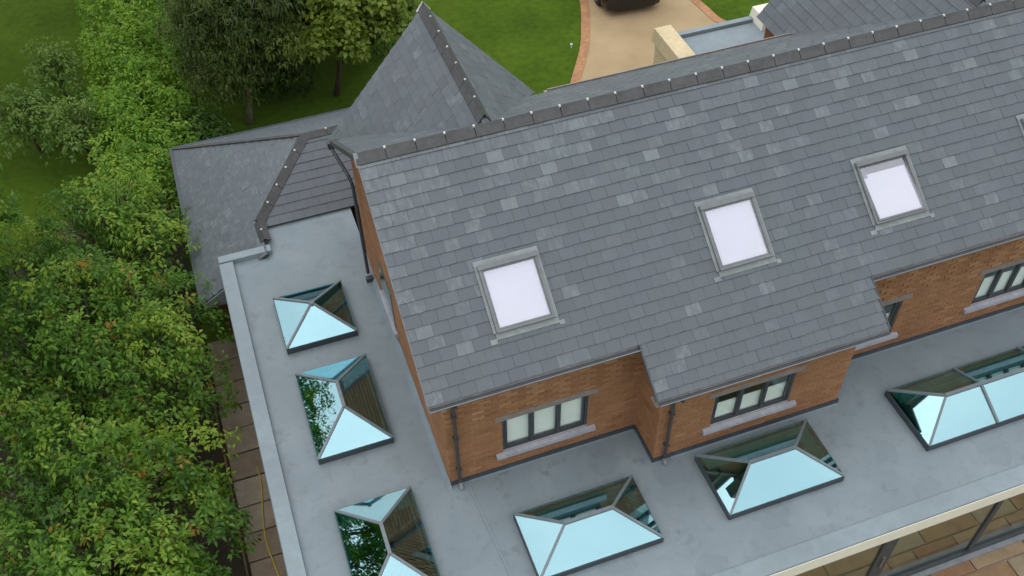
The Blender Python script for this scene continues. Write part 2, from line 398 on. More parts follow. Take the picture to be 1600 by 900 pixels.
w_ret = brick_wall('return_wall', (A1, 0, 0), (0, -1, 0), (-1, 0, 0), -BY, z1+m_*BY, single=True)
w_ret2 = brick_wall('return_wall', (A2, BY, 0), (0, 1, 0), (1, 0, 0), -BY, z1+m_*BY)
w_right = brick_wall('rear_wall', (A2, 0, 0), (1, 0, 0), (0, -1, 0), XR-.3-A2, z1-.05, [(h[0]-A2, h[1]-A2, h[2], h[3]) for h in WR], band=1.5, single=True)
YF = 5.75
def gable_top(a):                                               # a runs from the far corner (y=YF) to the near one (y=0)
    y = YF-a; return zr-m_*abs(y-yr)-.12
w_gab = brick_wall('gable_wall', (0, YF, -.02), (0, -1, 0), (-1, 0, 0), YF, 5.0, top=gable_top)
w_gab2 = brick_wall('gable_wall', (XR-.3, 0, G), (0, 1, 0), (1, 0, 0), YF, 2.0-G)
# corbelled brick verge under the slates of the gable
vm = MB(); vb = MB()
for y0, y1 in ((-.24, yr), (yr, YF)):
    Ln = math.hypot(y1-y0, m_*(y1-y0)); nb = int(Ln/.225)
    def zt(y): return zr-m_*abs(y-yr)-.035
    for x0, x1, dz0, dz1 in ((-.225, .0, .0, .10), (-.15, .0, .1, .19), (-.075, .0, .19, .30)):
        def ring(y): return [(x0+.004, y, zt(y)-dz1+.003), (x1, y, zt(y)-dz1+.003), (x1, y, zt(y)-dz0-.003), (x0+.004, y, zt(y)-dz0-.003)]
        vm.prism(ring(y1-.002), ring(y0+.002))
        for k in range(nb):
            ya = y0+(y1-y0)*k/nb+.006; yb = y0+(y1-y0)*(k+1)/nb-.004
            vb.prism([(x0+.004, ya, zt(ya)-dz1+.008), (x0+.004, ya, zt(ya)-dz0-.006), (x0+.004, yb, zt(yb)-dz0-.006), (x0+.004, yb, zt(yb)-dz1+.008)],
                     [(x0-.004, ya, zt(ya)-dz1+.010), (x0-.004, ya, zt(ya)-dz0-.008), (x0-.004, yb, zt(yb)-dz0-.008), (x0-.004, yb, zt(yb)-dz1+.010)], random.uniform(.35, .9), False)
vp = vm.build('verge', 'mortar', HOUSE); vb.build('brick_courses', 'brick', vp, kind='stuff')
# the 300 bricks that show largest are pieces of their own, the rest of each wall is joined
BRICKS.sort(key=lambda t: t[0])
bmesh_cache = {}
for i, (dist, B, part, rest) in enumerate(BRICKS):
    if i >= 300: add_brick(rest, B); continue
    c, u, n, ln, pr, tn = B; key = (round(ln, 3), round(pr, 3))
    if key not in bmesh_cache:
        mb = MB(); add_brick(mb, (Vector((0, 0, 0)), Vector((1, 0, 0)), Vector((0, -1, 0)), ln, pr, 0)); bmesh_cache[key] = mb.mesh('brick')
    mat = Matrix((u, -n, Vector((0, 0, 1)))).transposed().to_4x4(); mat.translation = c
    link('brick', bmesh_cache[key], 'brick', part, mat, tone=tn)
for rest, part in RESTS:
    if rest.f: rest.build('brick_courses', 'brick', part, kind='stuff')
    del part['_rest']
# plain outer walls that the camera does not see, so that the building is closed
o = MB(); o.box(.02, XR-.32, YF-.02, YF+.0, G, z1-.02); o.build('front_wall', 'brick', HOUSE)
o = MB(); o.box(0.01, .2, 0.02, YF-.03, G, -.02); o.box(.02, 3.39, .15, .3, G, -.02)
o.build('lower_wall', 'room_wall', HOUSE)

# ------------------------------------------------------------------ house: slates
SL = []
def slate_geo(mb, pts, ghi, glo, b0, lng, mapf, tone, thick=.014):
    """pts: clipped polygon in plane coordinates, mapf(a,b,h)->world; tilted so that the tail lies proud of the course below"""
    def h(b): return glo+(ghi-glo)*(b-b0)/lng
    top = [mapf(a, b, h(b)) for a, b in pts]; bot = [mapf(a, b, h(b)-thick) for a, b in pts]
    mb.prism(bot, top, tone, bottom=False)
slate_variants = []
def unit_slates():
    for k in range(8):
        mb = MB(); wd, lg = .26, .255; j = lambda s: random.uniform(-s, s)
        pts = [(-wd/2+.0015+j(.001), 0+j(.006)), (0+j(.04), j(.005)), (wd/2-.0015+j(.001), 0+j(.006)), (wd/2-.0015, lg), (-wd/2+.0015, lg)]
        slate_geo(mb, pts, .006, 0.025+j(.004), 0, lg, lambda a, b, h: (a, b, h), 0); slate_variants.append(mb.mesh('slate'))
unit_slates()
def slate_roof(name, O, u, v, hulls, gauge, wd=.26, tonef=None, parent=None, holes=(), single=False, off=0.):
    O, u, v = Vector(O), Vector(u).normalized(), Vector(v).normalized(); n = u.cross(v)
    def mp(a, b, h): return O+u*a+v*b+n*h
    if not isinstance(hulls[0][0], tuple): hulls = [hulls]
    base = MB(); hull = [p for h in hulls for p in h]
    for h in hulls: base.prism([mp(a, b, -.05) for a, b in h], [mp(a, b, -.004) for a, b in h])
    part = base.build(name, 'underlay', parent or HOUSE)
    a_lo, a_hi = min(p[0] for p in hull), max(p[0] for p in hull); b_lo, b_hi = min(p[1] for p in hull), max(p[1] for p in hull)
    rest = MB(); r0 = math.floor(b_lo/gauge+1e-6); lg = gauge+.058
    for r in range(r0, int(math.ceil(b_hi/gauge-1e-6))):
        b = r*gauge; a = math.floor(a_lo/wd)*wd+off-(wd/2 if r % 2 else 0)-wd
        while a < a_hi:
            c = a+wd/2; a += wd
            q = [(c-wd/2+.0015, b), (c+wd/2-.0015, b), (c+wd/2-.0015, b+lg), (c-wd/2+.0015, b+lg)]
            ps = [clip_convex(q, h) for h in hulls]; ps = [p for p in ps if len(p) > 2 and area(p) > .002]
            if not ps: continue
            p = ps[0]
            if any(h[0] < c-wd/2 and c+wd/2 < h[1] and h[2] < b and b+lg < h[3] for h in holes): continue
            w_ = mp(c, b+gauge/2, 0); tn = tonef(w_, c, b) if tonef else min(1, max(.02, random.gauss(.32, .13)))
            full = abs(area(p)-area(q)) < 1e-5
            if single and full and not any(h[0] < c+wd/2 and c-wd/2 < h[1] and h[2] < b+gauge and b < h[3] for h in holes): SL.append(((w_-CAM).length, mp(c, b, 0), u, v, n, tn, part, rest, (p, b, lg, mp)))
            else:
                for p in ps: slate_geo(rest, p, .006, 0.025+random.uniform(-.004, .004), b, lg, mp, tn)
    SRESTS.append((rest, part)); return part
SRESTS = []
def tone_main(w_, c, b):
    t = random.gauss(.30, .07); lft = max(0, 1-(w_.x+.3)/1.6); tp = max(0, 1-(zr-w_.z)/1.15); tp *= max(.35, 1-abs(w_.x-1)/11)
    p = (.05+.45*lft+.7*tp)*(.45+(math.sin(w_.x*2.3+w_.z*3.1)+math.sin(w_.x*.9-1.2+w_.y)+2)*.3)
    if random.random() < p*(1 if w_.z > 3.4 or lft > 0 else .8): t = random.uniform(.42, .64) if random.random() < .85 else random.uniform(.64, .88)
    return min(1, max(.02, t))
VELUX = [(1.03, 1.97, .355, 1.215), (4.76, 5.70, .345, 1.225), (7.63, 8.60, .37, 1.245), (10.93, 11.9, .37, 1.245)]    # x0 x1 y0 y1 on the roof
vh = [(x0+o_, x1+o_, (y0+e_)*S_, (y1+e_)*S_) for x0, x1, y0, y1 in VELUX]
v_up = (0, 1/S_, m_/S_); TOP = (yr+e_)*S_; GA = TOP/20
roof_main = slate_roof('roof_slope', (-o_, -e_, z1), (1, 0, 0), v_up, [(0, 0), (XR+o_, 0), (XR+o_, TOP), (0, TOP)], GA, tonef=tone_main, holes=vh, single=True)
BB = BY*S_
roof_bay = slate_roof('roof_slope', (-o_, -e_, z1), (1, 0, 0), v_up, [(A1, BB), (A2+o_+o_, BB), (A2+o_+o_, -.004), (A1, -.004)], GA, tonef=tone_main, single=True)
FE = 5.85
slate_roof('roof_slope', (XR, FE, zr-m_*(FE-yr)), (-1, 0, 0), (0, -1/S_, m_/S_), [(0, 0), (XR+o_, 0), (XR+o_, (FE-yr)*S_), (0, (FE-yr)*S_)], GA)
def cross_gable(xg, hw, mg, yend):
    Sg = math.sqrt(1+mg*mg); ln = hw*Sg; D = yend-yr; yv = yr+mg*hw/m_
    tg = lambda w_, c, b: min(1, max(.02, random.gauss(.38, .09)))
    slate_roof('roof_slope', (xg-hw, yend, zr-mg*hw), (0, -1, 0), (1, 0, mg), [(0, 0), (max(.001, yend-yv), 0), (D, ln), (0, ln)], .2, tonef=tg)
    slate_roof('roof_slope', (xg+hw, yr, zr-mg*hw), (0, 1, 0), (-1, 0, mg), [(min(D-.001, yv-yr), 0), (D, 0), (D, ln), (0, ln)], .2, tonef=tg)
    o = MB(); y0 = yend-.12
    o.prism([(xg-hw+.5, y0+.05, G), (xg+hw-.1, y0+.05, G), (xg+hw-.1, y0+.05, zr-mg*hw), (xg, y0+.05, zr-.1), (xg-hw+.1, y0+.05, zr-mg*hw), (xg-hw+.5, y0+.05, zr-mg*hw-.1)],
            [(xg-hw+.5, y0-.1, G), (xg+hw-.1, y0-.1, G), (xg+hw-.1, y0-.1, zr-mg*hw), (xg, y0-.1, zr-.1), (xg-hw+.1, y0-.1, zr-mg*hw), (xg-hw+.5, y0-.1, zr-mg*hw-.1)])
    o.build('front_gable', 'brick', HOUSE)
    if yend > 6.9:
        o = MB(); o.box(xg-hw+.1, xg-hw+.25, FE-.3, yend-.25, G, zr-mg*hw-.02); o.build('gable_return', 'brick', HOUSE)
cross_gable(1.86, 2.13, 1.158, 6.64); cross_gable(11.2, 1.85, 1.247, 7.25)
# hipped roof of the front wing, cut off by the flat roof
kw = .62; Sw = math.sqrt(1+kw*kw); XA, YA, ZA = -.53, 8.82, .985; XE, ZE = -3.44, -.82; YB = YA+(ZA-ZE)/kw; Y0 = 6.42; XW = 2.4
def wb(x): return (x-XE)*Sw
tw = lambda w_, c, b: min(1, max(.02, random.gauss(.50, .06)))  # sky light on the wing's left slope put into a paler slate tone
slate_roof('wing_roof_slope', (XE, YB, ZE), (0, -1, 0), (1, 0, kw), [[(0, 0), (YB-7.42, 0), (YB-7.42, wb(-1.93)), (YB-YA, wb(XA))], [(YB-7.42, 0), (YB-Y0, 0), (YB-Y0, wb(-1.93)), (YB-7.42, wb(-1.93))]], .2, tonef=tw)
ln = (YA-7.30)*Sw; zf = ZA-(YA-7.30)*kw
slate_roof('wing_roof_slope', (XW, 7.30, zf), (1, 0, 0), (0, 1, kw), [(-2.05-XW, 0), (0, 0), (0, ln), (XA-XW, ln)], .2, tonef=lambda w_, c, b: min(1, max(.02, random.gauss(.28, .06))))
ln = (YB-YA)*Sw
slate_roof('wing_roof_slope', (XW, YB, ZE), (-1, 0, 0), (0, -1, kw), [(0, 0), (XW-XE, 0), (XW-XA, ln), (0, ln)], .2, tonef=tw)
SL.sort(key=lambda t: t[0])
for i, (dist, O_, u, v, n, tn, part, rest, g_) in enumerate(SL):
    if i < 300:
        mat = Matrix((u, v, n)).transposed().to_4x4(); mat.translation = O_
        link('slate', slate_variants[i*5 % 8], 'slate', part, mat, tone=tn)
    else:
        p, b, lg, mp = g_; pj = [(x+random.uniform(-.002, .002), y_+(random.uniform(-.006, .006) if y_ < b+.02 else 0)) for x, y_ in p]
        slate_geo(rest, pj, .006, 0.025+random.uniform(-.004, .004), b, lg, mp, tn)
for rest, part in SRESTS: rest.build('slate_courses', 'slate', part, kind='stuff')
# wing body
o = MB(); o.box(-3.2, XW-.1, 6.75, YB-.25, G, ZE-.02); o.box(XW-.12, XW-.02, 7.4, 10.6, G, .2); o.build('wing_wall', 'brick', HOUSE)
o = MB(); o.bar((XE-.05, Y0-.03, ZE-.03), (XE-.05, YB+.05, ZE-.03), .1, .08); o.bar((XE, YB+.05, ZE-.03), (XW, YB+.05, ZE-.03), .1, .08); o.build('gutter', 'dark_metal', HOUSE)
o = MB(); o.prism([(-3.44, Y0-.02, ZE-.12), (-2.9, Y0-.02, ZE-.12), (-2.9, Y0-.02, ZE+.54*kw), (-3.44, Y0-.02, ZE+.005)], [(-3.44, Y0-.05, ZE-.12), (-2.9, Y0-.05, ZE-.12), (-2.9, Y0-.05, ZE+.54*kw), (-3.44, Y0-.05, ZE+.005)])
o.build('wing_verge_board', 'gutter', HOUSE)

# ridge and hip tiles, each with its fixing clip
def ridge(name, p, q, nl, nr, tile=.47, wd=.17, lift=.035):
    """p to q; nl, nr = unit down-slope directions on either side"""
    p, q, nl, nr = Vector(p), Vector(q), Vector(nl).normalized(), Vector(nr).normalized(); d = (q-p); Ln = d.length; d.normalize(); up = -(nl+nr).normalized(); up = up if up.z > 0 else -up
    n = max(1, round(Ln/tile)); st = Ln/n
    bd = MB(); c = up*.012; bd.prism([p+nl*.1+c*.2, p+c, p+nr*.1+c*.2], [q+nl*.1+c*.2, q+c, q+nr*.1+c*.2]); part = bd.build(name, 'underlay', HOUSE)
    for k in range(n):
        a = p+d*(st*k+.006); b = p+d*(st*(k+1)-.006); l0 = lift+random.uniform(-.003, .003); t = .018; o = MB()
        def ring(c, ex=0.):
            r = .045+ex
            out = [c+nl*wd+up*(l0+ex), c+nl*.055+up*(l0+.018+ex), c+up*(l0+.034+ex), c+nr*.055+up*(l0+.018+ex), c+nr*wd+up*(l0+ex)]
            return out+[x-up*t for x in reversed(out)]
        o.prism(ring(a), ring(b)); e = MB()
        tl = o.build('ridge_tile', 'ridge_tile', part)
        if k:
            c0 = a-d*.006+up*(l0+.034); e.prism([c0-d*.018+nl*.026-up*.01, c0+d*.018+nl*.026-up*.01, c0+d*.018+nr*.026-up*.01, c0-d*.018+nr*.026-up*.01],
                [c0-d*.016+nl*.02+up*.012, c0+d*.016+nl*.02+up*.012, c0+d*.016+nr*.02+up*.012, c0-d*.016+nr*.02+up*.012]); e.build('ridge_clip', 'clip', part)
    return part
nf, nb_ = (0, -1, -m_), (0, 1, -m_)
ridge('ridge', (-o_-.02, yr, zr+.02), (XR, yr, zr+.02), nf, nb_, wd=.165, lift=.028)
ridge('ridge', (1.86, yr+.2, zr+.02), (1.86, 6.66, zr+.02), (-1, 0, -1.158), (1, 0, -1.158))
ridge('ridge', (11.2, yr+.2, zr+.02), (11.2, 7.27, zr+.02), (-1, 0, -1.247), (1, 0, -1.247))
ridge('hip', (XA, YA, ZA+.01), (-1.93, 7.42, .13), (-1, 1, -kw), (1, -1, -kw), wd=.13)
ridge('hip', (-1.93, 7.42, .13), (-1.90, 6.80, .13), (-1, 0, -kw), (1, 0, -.3), tile=.4, wd=.13)
ridge('ridge', (XA, YA, ZA+.01), (XW, YA, ZA+.01), (0, -1, -kw), (0, 1, -kw), wd=.13)
o = MB(); o.bar((XE, YB, ZE+.03), (XA, YA, ZA+.03), .09, .03); o.build('hip_flashing', 'ridge_tile', HOUSE)
# lead finial sheets at the ridge ends
o = MB(); o.prism([(1.86-.13, 6.64, zr-.10), (1.86, 6.64, zr+.075), (1.86+.13, 6.64, zr-.10), (1.86, 6.64, zr-.02)], [(1.86-.13, 6.69, zr-.10), (1.86, 6.69, zr+.075), (1.86+.13, 6.69, zr-.10), (1.86, 6.69, zr-.02)]); o.build('verge_cap', 'clip', HOUSE)
o = MB(); o.prism([(-o_-.035, yr-.16, zr-.08), (-o_-.035, yr, zr+.085), (-o_-.035, yr+.16, zr-.08), (-o_-.035, yr, zr-.06)][::-1], [(-o_+.03, yr-.16, zr-.08), (-o_+.03, yr, zr+.085), (-o_+.03, yr+.16, zr-.08), (-o_+.03, yr, zr-.06)][::-1]); o.build('verge_cap', 'lead', HOUSE)
# dry verge strip down the gable edge, front and back
o = MB(); o.bar((-o_+.0, -e_, z1+.0), (-o_+.0, yr, zr+.0), .018, .04); o.build('verge_strip', 'velux_frame', HOUSE)
o = MB(); o.bar((-o_+.0, FE, zr-m_*(FE-yr)+.01), (-o_+.0, yr, zr+.01), .09, .09); o.build('verge_strip', 'ridge_tile', HOUSE)
o = MB(); o.bar((A1-o_, BY-e_, z1+m_*BY), (A1-o_, -e_, z1), .03, .05); o.bar((A2+o_, BY-e_, z1+m_*BY), (A2+o_, -e_, z1), .03, .05); o.build('verge_strip', 'dark_metal', HOUSE)

# gutters: an open half round, with a light lip
def gutter(x0, x1, y, z, end=True):
    m = MB(); r = .046; n = 8; t = .01
    prof = [(r*math.cos(math.pi+math.pi*k/n), r*math.sin(math.pi+math.pi*k/n)) for k in range(n+1)]; inn = [((r-t)*math.cos(math.pi+math.pi*k/n), (r-t)*math.sin(math.pi+math.pi*k/n)) for k in range(n, -1, -1)]
    ring = prof+inn; m.prism([(x0, y+a, z+b) for a, b in ring], [(x1, y+a, z+b) for a, b in ring])
    g = m.build('gutter', 'gutter', HOUSE)
    f = MB(); f.box(x0+.01, x1-.01, y-r+.012, y+r-.012, z-.03, z-.012); f.build('gutter_shade', 'underlay', g)  # dark strip standing in for the shade inside the gutter
    f = MB(); f.box(x0, x1, y+r+.008, y+r+.028, z-.16, z+.03); f.box(x0, x1, y+r+.028, y+.27, z-.165, z-.15); f.build('fascia_board', 'soffit', g)
    return g
gutter(-o_+.01, A1-o_, -e_-.05, z1-.03); gutter(A1-o_+.01, A2+o_, BY-e_-.05, z1+m_*BY-.03); gutter(A2+o_, XR, -e_-.05, z1-.03)
gutter(4.0, 9.3, FE+.05, zr-m_*(FE-yr)-.03)
# downpipes
def pipe(pts, r=.031):
    m = MB(); m.tube(pts, r, 8); p = m.build('downpipe', 'pipe', HOUSE)
    x, y, z = pts[-1]
    for zz in (.5, 1.4, 2.0):
        if zz < pts[0][2]-.3: k = MB(); k.box(x-.042, x+.042, y-.04, y+.055, zz-.015, zz+.015); k.build('pipe_clip', 'pipe', p)
    h = MB(); h.tube([(x, y, .12), (x, y-.03, .04), (x, y-.1, .03)], r*1.05, 8); h.build('pipe_shoe', 'gutter', p)
pipe([(.13, -e_-.05, z1-.08), (.13, -e_-.05, z1-.16), (.15, -.075, z1-.34), (.15, -.075, .08)])
pipe([(A1+.17, BY-e_-.05, z1+m_*BY-.08), (A1+.17, BY-e_-.05, z1+m_*BY-.16), (A1+.17, BY-.075, z1+m_*BY-.34), (A1+.17, BY-.075, .08)])
m = MB(); m.tube([(-.30, 5.92, 2.86), (-.28, 5.8, 2.8), (-.16, 5.3, 2.62), (-.13, 5.22, 2.5), (-.12, 5.2, 2.4), (-.12, 5.2, .1)], .034, 8); gp = m.build('downpipe', 'dark_metal', HOUSE)
m = MB(); m.box(-.2, -.05, 5.02, 5.12, .01, .1); m.build('pipe_shoe', 'dark_metal', gp)
o = MB(); o.box(-.36, -.25, 5.86, 6.0, 2.84, 2.98); o.build('gutter_end', 'dark_metal', HOUSE)

# ------------------------------------------------------------------ house: windows
def window(x0, x1, z0, z1, y, cols, blind):
    """blind: list of (z from, z to) per window in fractions of the height"""
    d = .06; fr = MB(); yb0, yb1 = y+d-.03, y+d+.03; t = .05
    fr.box(x0, x1, yb0, yb1, z0, z0+t); fr.box(x0, x1, yb0, yb1, z1-t, z1); fr.box(x0, x0+t, yb0, yb1, z0+t, z1-t); fr.box(x1-t, x1, yb0, yb1, z0+t, z1-t)
    wn = fr.build('window', 'win_frame', HOUSE)
    cw = (x1-x0-2*t)/cols
    for k in range(cols):
        a, b = x0+t+cw*k, x0+t+cw*(k+1)
        if k: mm = MB(); mm.box(a-.03, a+.03, yb0-.006, yb1+.006, z0+t-.002, z1-t+.002); mm.build('mullion', 'win_frame', wn)
        sx = MB(); q = .032
        for bx in ((a+q, b-q, z0+t, z0+t+q), (a+q, b-q, z1-t-q, z1-t), (a+q*.3, a+q+.012, z0+t, z1-t), (b-q-.012, b-q*.3, z0+t, z1-t)): sx.box(bx[0], bx[1], yb0+.008, yb1-.008, bx[2], bx[3])
        sx.build('sash', 'win_frame', wn)
        pn = MB(); pn.box(a+q, b-q, y+d-.004, y+d+.004, z0+t+.03, z1-t-.03); pn.build('pane', 'window_glass', wn)
        h = z1-z0; f0, f1 = blind
        bl = MB(); ns = 9; zz0, zz1 = z0+h*f0, z0+h*f1
        for i in range(ns):
            za, zb = zz0+(zz1-zz0)*i/ns, zz0+(zz1-zz0)*(i+1)/ns
            bl.prism([(a+.02, y+d+.045, za), (b-.02, y+d+.045, za), (b-.02, y+d+.065, zb+.006), (a+.02, y+d+.065, zb+.006)], [(a+.02, y+d+.04, za), (b-.02, y+d+.04, za), (b-.02, y+d+.06, zb+.006), (a+.02, y+d+.06, zb+.006)])
        bl.build('blind', 'blind', wn)
    s = MB(); s.prism([(x0-.13, y-.075, z0-.1), (x1+.13, y-.075, z0-.1), (x1+.13, y+d-.03, z0-.1), (x0-.13, y+d-.03, z0-.1)], [(x0-.13, y-.075, z0-.02), (x1+.13, y-.075, z0-.02), (x1+.13, y+d-.03, z0+.004), (x0-.13, y+d-.03, z0+.004)]); s.build('sill', 'sill', wn)
    s = MB(); s.box(x0-.13, x1+.16, y-.016, y+.1, z1+.002, z1+.13); s.build('lintel', 'lintel', wn)
    o = MB(); o.box(x0-.2, x1+.2, y+.9, y+.95, z0-.4, z1+.4); o.build('room_back', 'room_wall', wn)
    return wn
window(*WL, 0, 3, (0, 1)); window(*WM, BY, 3, (0, .52)); window(*WR[0], 0, 3, (0, .5)); window(*WR[1], 0, 4, (0, .62))
# small window in the gable
m = MB(); m.box(-.015, .02, 3.35, 4.35, .32, 1.35); gw = m.build('window', 'win_frame', HOUSE)
m = MB(); m.box(-.022, -.016, 3.42, 4.28, .39, 1.28); m.build('pane', 'window_glass', gw)
m = MB(); m.box(-.07, .0, 3.25, 4.45, .22, .315); m.build('sill', 'sill', gw)

# roof windows
def roof_window(x0, x1, y0, y1, gap=0., tilt=0.):
    def P(x, y, h): return Vector((x, y, z1+m_*(y+e_)))+Vector((0, -m_, 1)).normalized()*h
    def rect(a, b, c, d, h0, h1): return [P(a, c, h0), P(b, c, h0), P(b, d, h0), P(a, d, h0)], [P(a, c, h1), P(b, c, h1), P(b, d, h1), P(a, d, h1)]
    ym = (y0+y1)/2
    def trect(a, b, c, d, h0, h1):                              # the same on the sash, which turns about its middle
        k = lambda y_: tilt*(ym-y_)/(y1-ym)
        return [P(a, c, h0+k(c)), P(b, c, h0+k(c)), P(b, d, h0+k(d)), P(a, d, h0+k(d))], [P(a, c, h1+k(c)), P(b, c, h1+k(c)), P(b, d, h1+k(d)), P(a, d, h1+k(d))]
    t = .042; f = MB(); H = .09
    f.prism(*rect(x0, x1, y0, y0+t*.8, -.02, H)); f.prism(*rect(x0, x0+t, y0+t*.8, y1-t, -.02, H-.006)); f.prism(*rect(x1-t, x1, y0+t*.8, y1-t, -.02, H-.006)); f.prism(*rect(x0-.01, x1+.01, y1-t, y1+.02, -.02, H+.02))
    rw = f.build('roof_window', 'velux_frame', HOUSE)
    s = MB(); q = .024
    for r in ((x0+t, x1-t, y0+t*.8, y0+t*.8+q), (x0+t, x1-t, y1-t-q, y1-t), (x0+t, x0+t+q, y0+t*.8+q, y1-t-q), (x1-t-q, x1-t, y0+t*.8+q, y1-t-q)): s.prism(*trect(*r, .03, H-.022))
    s.build('sash', 'velux_frame', rw)
    g = MB(); g.prism(*trect(x0+t+q-.004, x1-t-q+.004, y0+t*.8+q-.004, y1-t-q+.004, .058, .068)); g.build('pane', 'roof_glass', rw)
    b = MB(); b.prism(*trect(x0+t+q, x1-t-q-gap*.2, y0+t*.8+q, y1-t-q-gap, .036, .042)); b.build('blind', 'white_blind', rw)
    b = MB(); b.prism(*rect(x0+t, x1-t, y0+t*.8, y1-t, -.03, -.02)); b.build('lining', 'soffit', rw)
    a = MB(); a.prism(*rect(x0-.02, x1+.05, y0-.08, y0-.002, .018, .028)); a.prism(*rect(x0-.13, x0-.02, y0-.125, y0-.06, .018, .030)); a.prism(*rect(x1+.05, x1+.13, y0-.11, y0-.05, .018, .030))
    a.prism(*rect(x0-.05, x0-.002, y0, y1+.04, .015, .04)); a.prism(*rect(x1+.002, x1+.05, y0, y1+.04, .015, .04)); a.prism(*rect(x0-.05, x1+.05, y1+.021, y1+.09, .015, .032))
    a.build('apron', 'lead', rw)
for i, q in enumerate(VELUX): roof_window(*q, gap=.10 if i == 2 else .0, tilt=.045 if i == 2 else 0.)

# ------------------------------------------------------------------ house: flat roof and lanterns
LAN = [(-2.055, -.69, 3.75, 5.14, 1), (-2.015, -.68, 1.15, 3.13, 1), (-1.98, -.66, -1.84, .11, 1), (.775, 2.9, -2.21, -.97, 1), (4.075, 6.23, -2.22, -.98, 1), (7.89, 12.1, -2.21, -.92, 3)]
XL, YFR = -2.93, -3.30
def sheet(z0, z1_, name, mat, inset):
    holes = [(a+inset, b-inset, c+inset, d-inset) for a, b, c, d, _ in LAN]
    xs = sorted({XL, -1.93, 0., A1, A2, XR}|{v for h in holes for v in h[:2]}); ys = sorted({YFR, BY, 0., 6.6, 7.45}|{v for h in holes for v in h[2:]})
    m = MB()
    for xa, xb in zip(xs, xs[1:]):
        for ya, yb in zip(ys, ys[1:]):
            x, y = (xa+xb)/2, (ya+yb)/2
            if x > 0 and y > 0: continue
            if A1 < x < A2 and y > BY: continue
            if y > 6.6 and x < -1.93: continue
            if any(h[0] < x < h[1] and h[2] < y < h[3] for h in holes): continue
            m.poly([(xa, ya, z0), (xb, ya, z0), (xb, yb, z0), (xa, yb, z0)])
    return m.build(name, mat, HOUSE)
sheet(0, 0, 'flat_roof', 'membrane', .08); sheet(-.34, 0, 'ceiling', 'plaster', .08)
def chamfer(m, x0, x1, y0, y1, z0, z1_, c=.02): m.prism([(x0, y0, z0), (x1, y0, z0), (x1, y1, z0), (x0, y1, z0)], [(x0+c, y0+c, z1_), (x1-c, y0+c, z1_), (x1-c, y1-c, z1_), (x0+c, y1-c, z1_)])
o = MB(); chamfer(o, XL, XL+.31, YFR, 6.49, -.12, .11); o.build('roof_kerb', 'kerb_membrane', HOUSE)
o = MB(); chamfer(o, XL, -1.82, 6.492, 6.72, -.12, .11); o.build('roof_kerb', 'kerb_membrane', HOUSE)
o = MB(); o.prism([(XL+.32, YFR-.01, .003), (XR, YFR-.01, .003), (XR, -2.97, .003), (XL+.32, -2.97, .003)], [(XL+.32, YFR+.0, .035), (XR, YFR+.0, .035), (XR, -3.0, .016), (XL+.32, -3.0, .016)]); o.build('roof_edge_trim', 'kerb_membrane', HOUSE)
o = MB(); o.bar((.28, -.15, .006), (.47, -2.96, .006), .05, .012); o.build('membrane_joint', 'membrane', HOUSE)
# upstands and flashing at the wall feet
o = MB()
o.prism([(-.10, 0-.1, .003), (.0, -.1, .003), (.0, 5.0, .003), (-.1, 5.0, .003)], [(-.03, -.03, .13), (-.012, -.03, .13), (-.012, 5.0, .13), (-.03, 5.0, .13)]); o.build('upstand', 'kerb_membrane', HOUSE)
o = MB()
o.box(-.01, A1-.03, -.032, -.008, .003, .10); o.box(A1-.032, A1-.008, BY-.032, -.033, .003, .10); o.box(A1-.007, A2+.03, BY-.032, BY-.008, .003, .10); o.box(A2+.008, XR-.3, -.032, -.008, .003, .10); o.box(A2+.008, A2+.03, BY-.007, -.033, .003, .10)
o.build('flashing', 'dark_metal', HOUSE)
o = MB(); o.box(.32, A1-.06, -.075, -.034, .003, .012); o.box(A1+.3, A2, BY-.08, BY-.034, .003, .012); o.box(A2+.05, XR-.3, -.08, -.034, .003, .012); o.build('sealant_strip', 'kerb_membrane', HOUSE)
# fascia and outer walls under the flat roof
o = MB(); o.box(XL+.01, XR, YFR-.02, YFR+.02, -.33, -.002); o.build('fascia', 'fascia_cream', HOUSE)
o = MB(); o.box(XL, XL+.04, YFR+.03, 6.4, -.5, -.13); o.build('fascia', 'dark_metal', HOUSE)
o = MB(); o.box(XL+.06, XL+.26, -3.1, 6.7, G, -.36); o.box(XL+.27, 3.0, -3.12, -2.95, G, -.36); o.build('side_wall', 'brick', HOUSE)
o = MB(); o.box(XL+.27, XR, -3.0, 7.3, G-.02, G+.03); o.box(XL+.27, 0, 6.55, 6.7, G, -.36); o.box(3.5, XR-.1, 2.6, 2.7, G, -.4); o.box(XR-.2, XR-.1, -3.0, 2.6, G, -.4); o.build('floor', 'floor_inside', HOUSE)
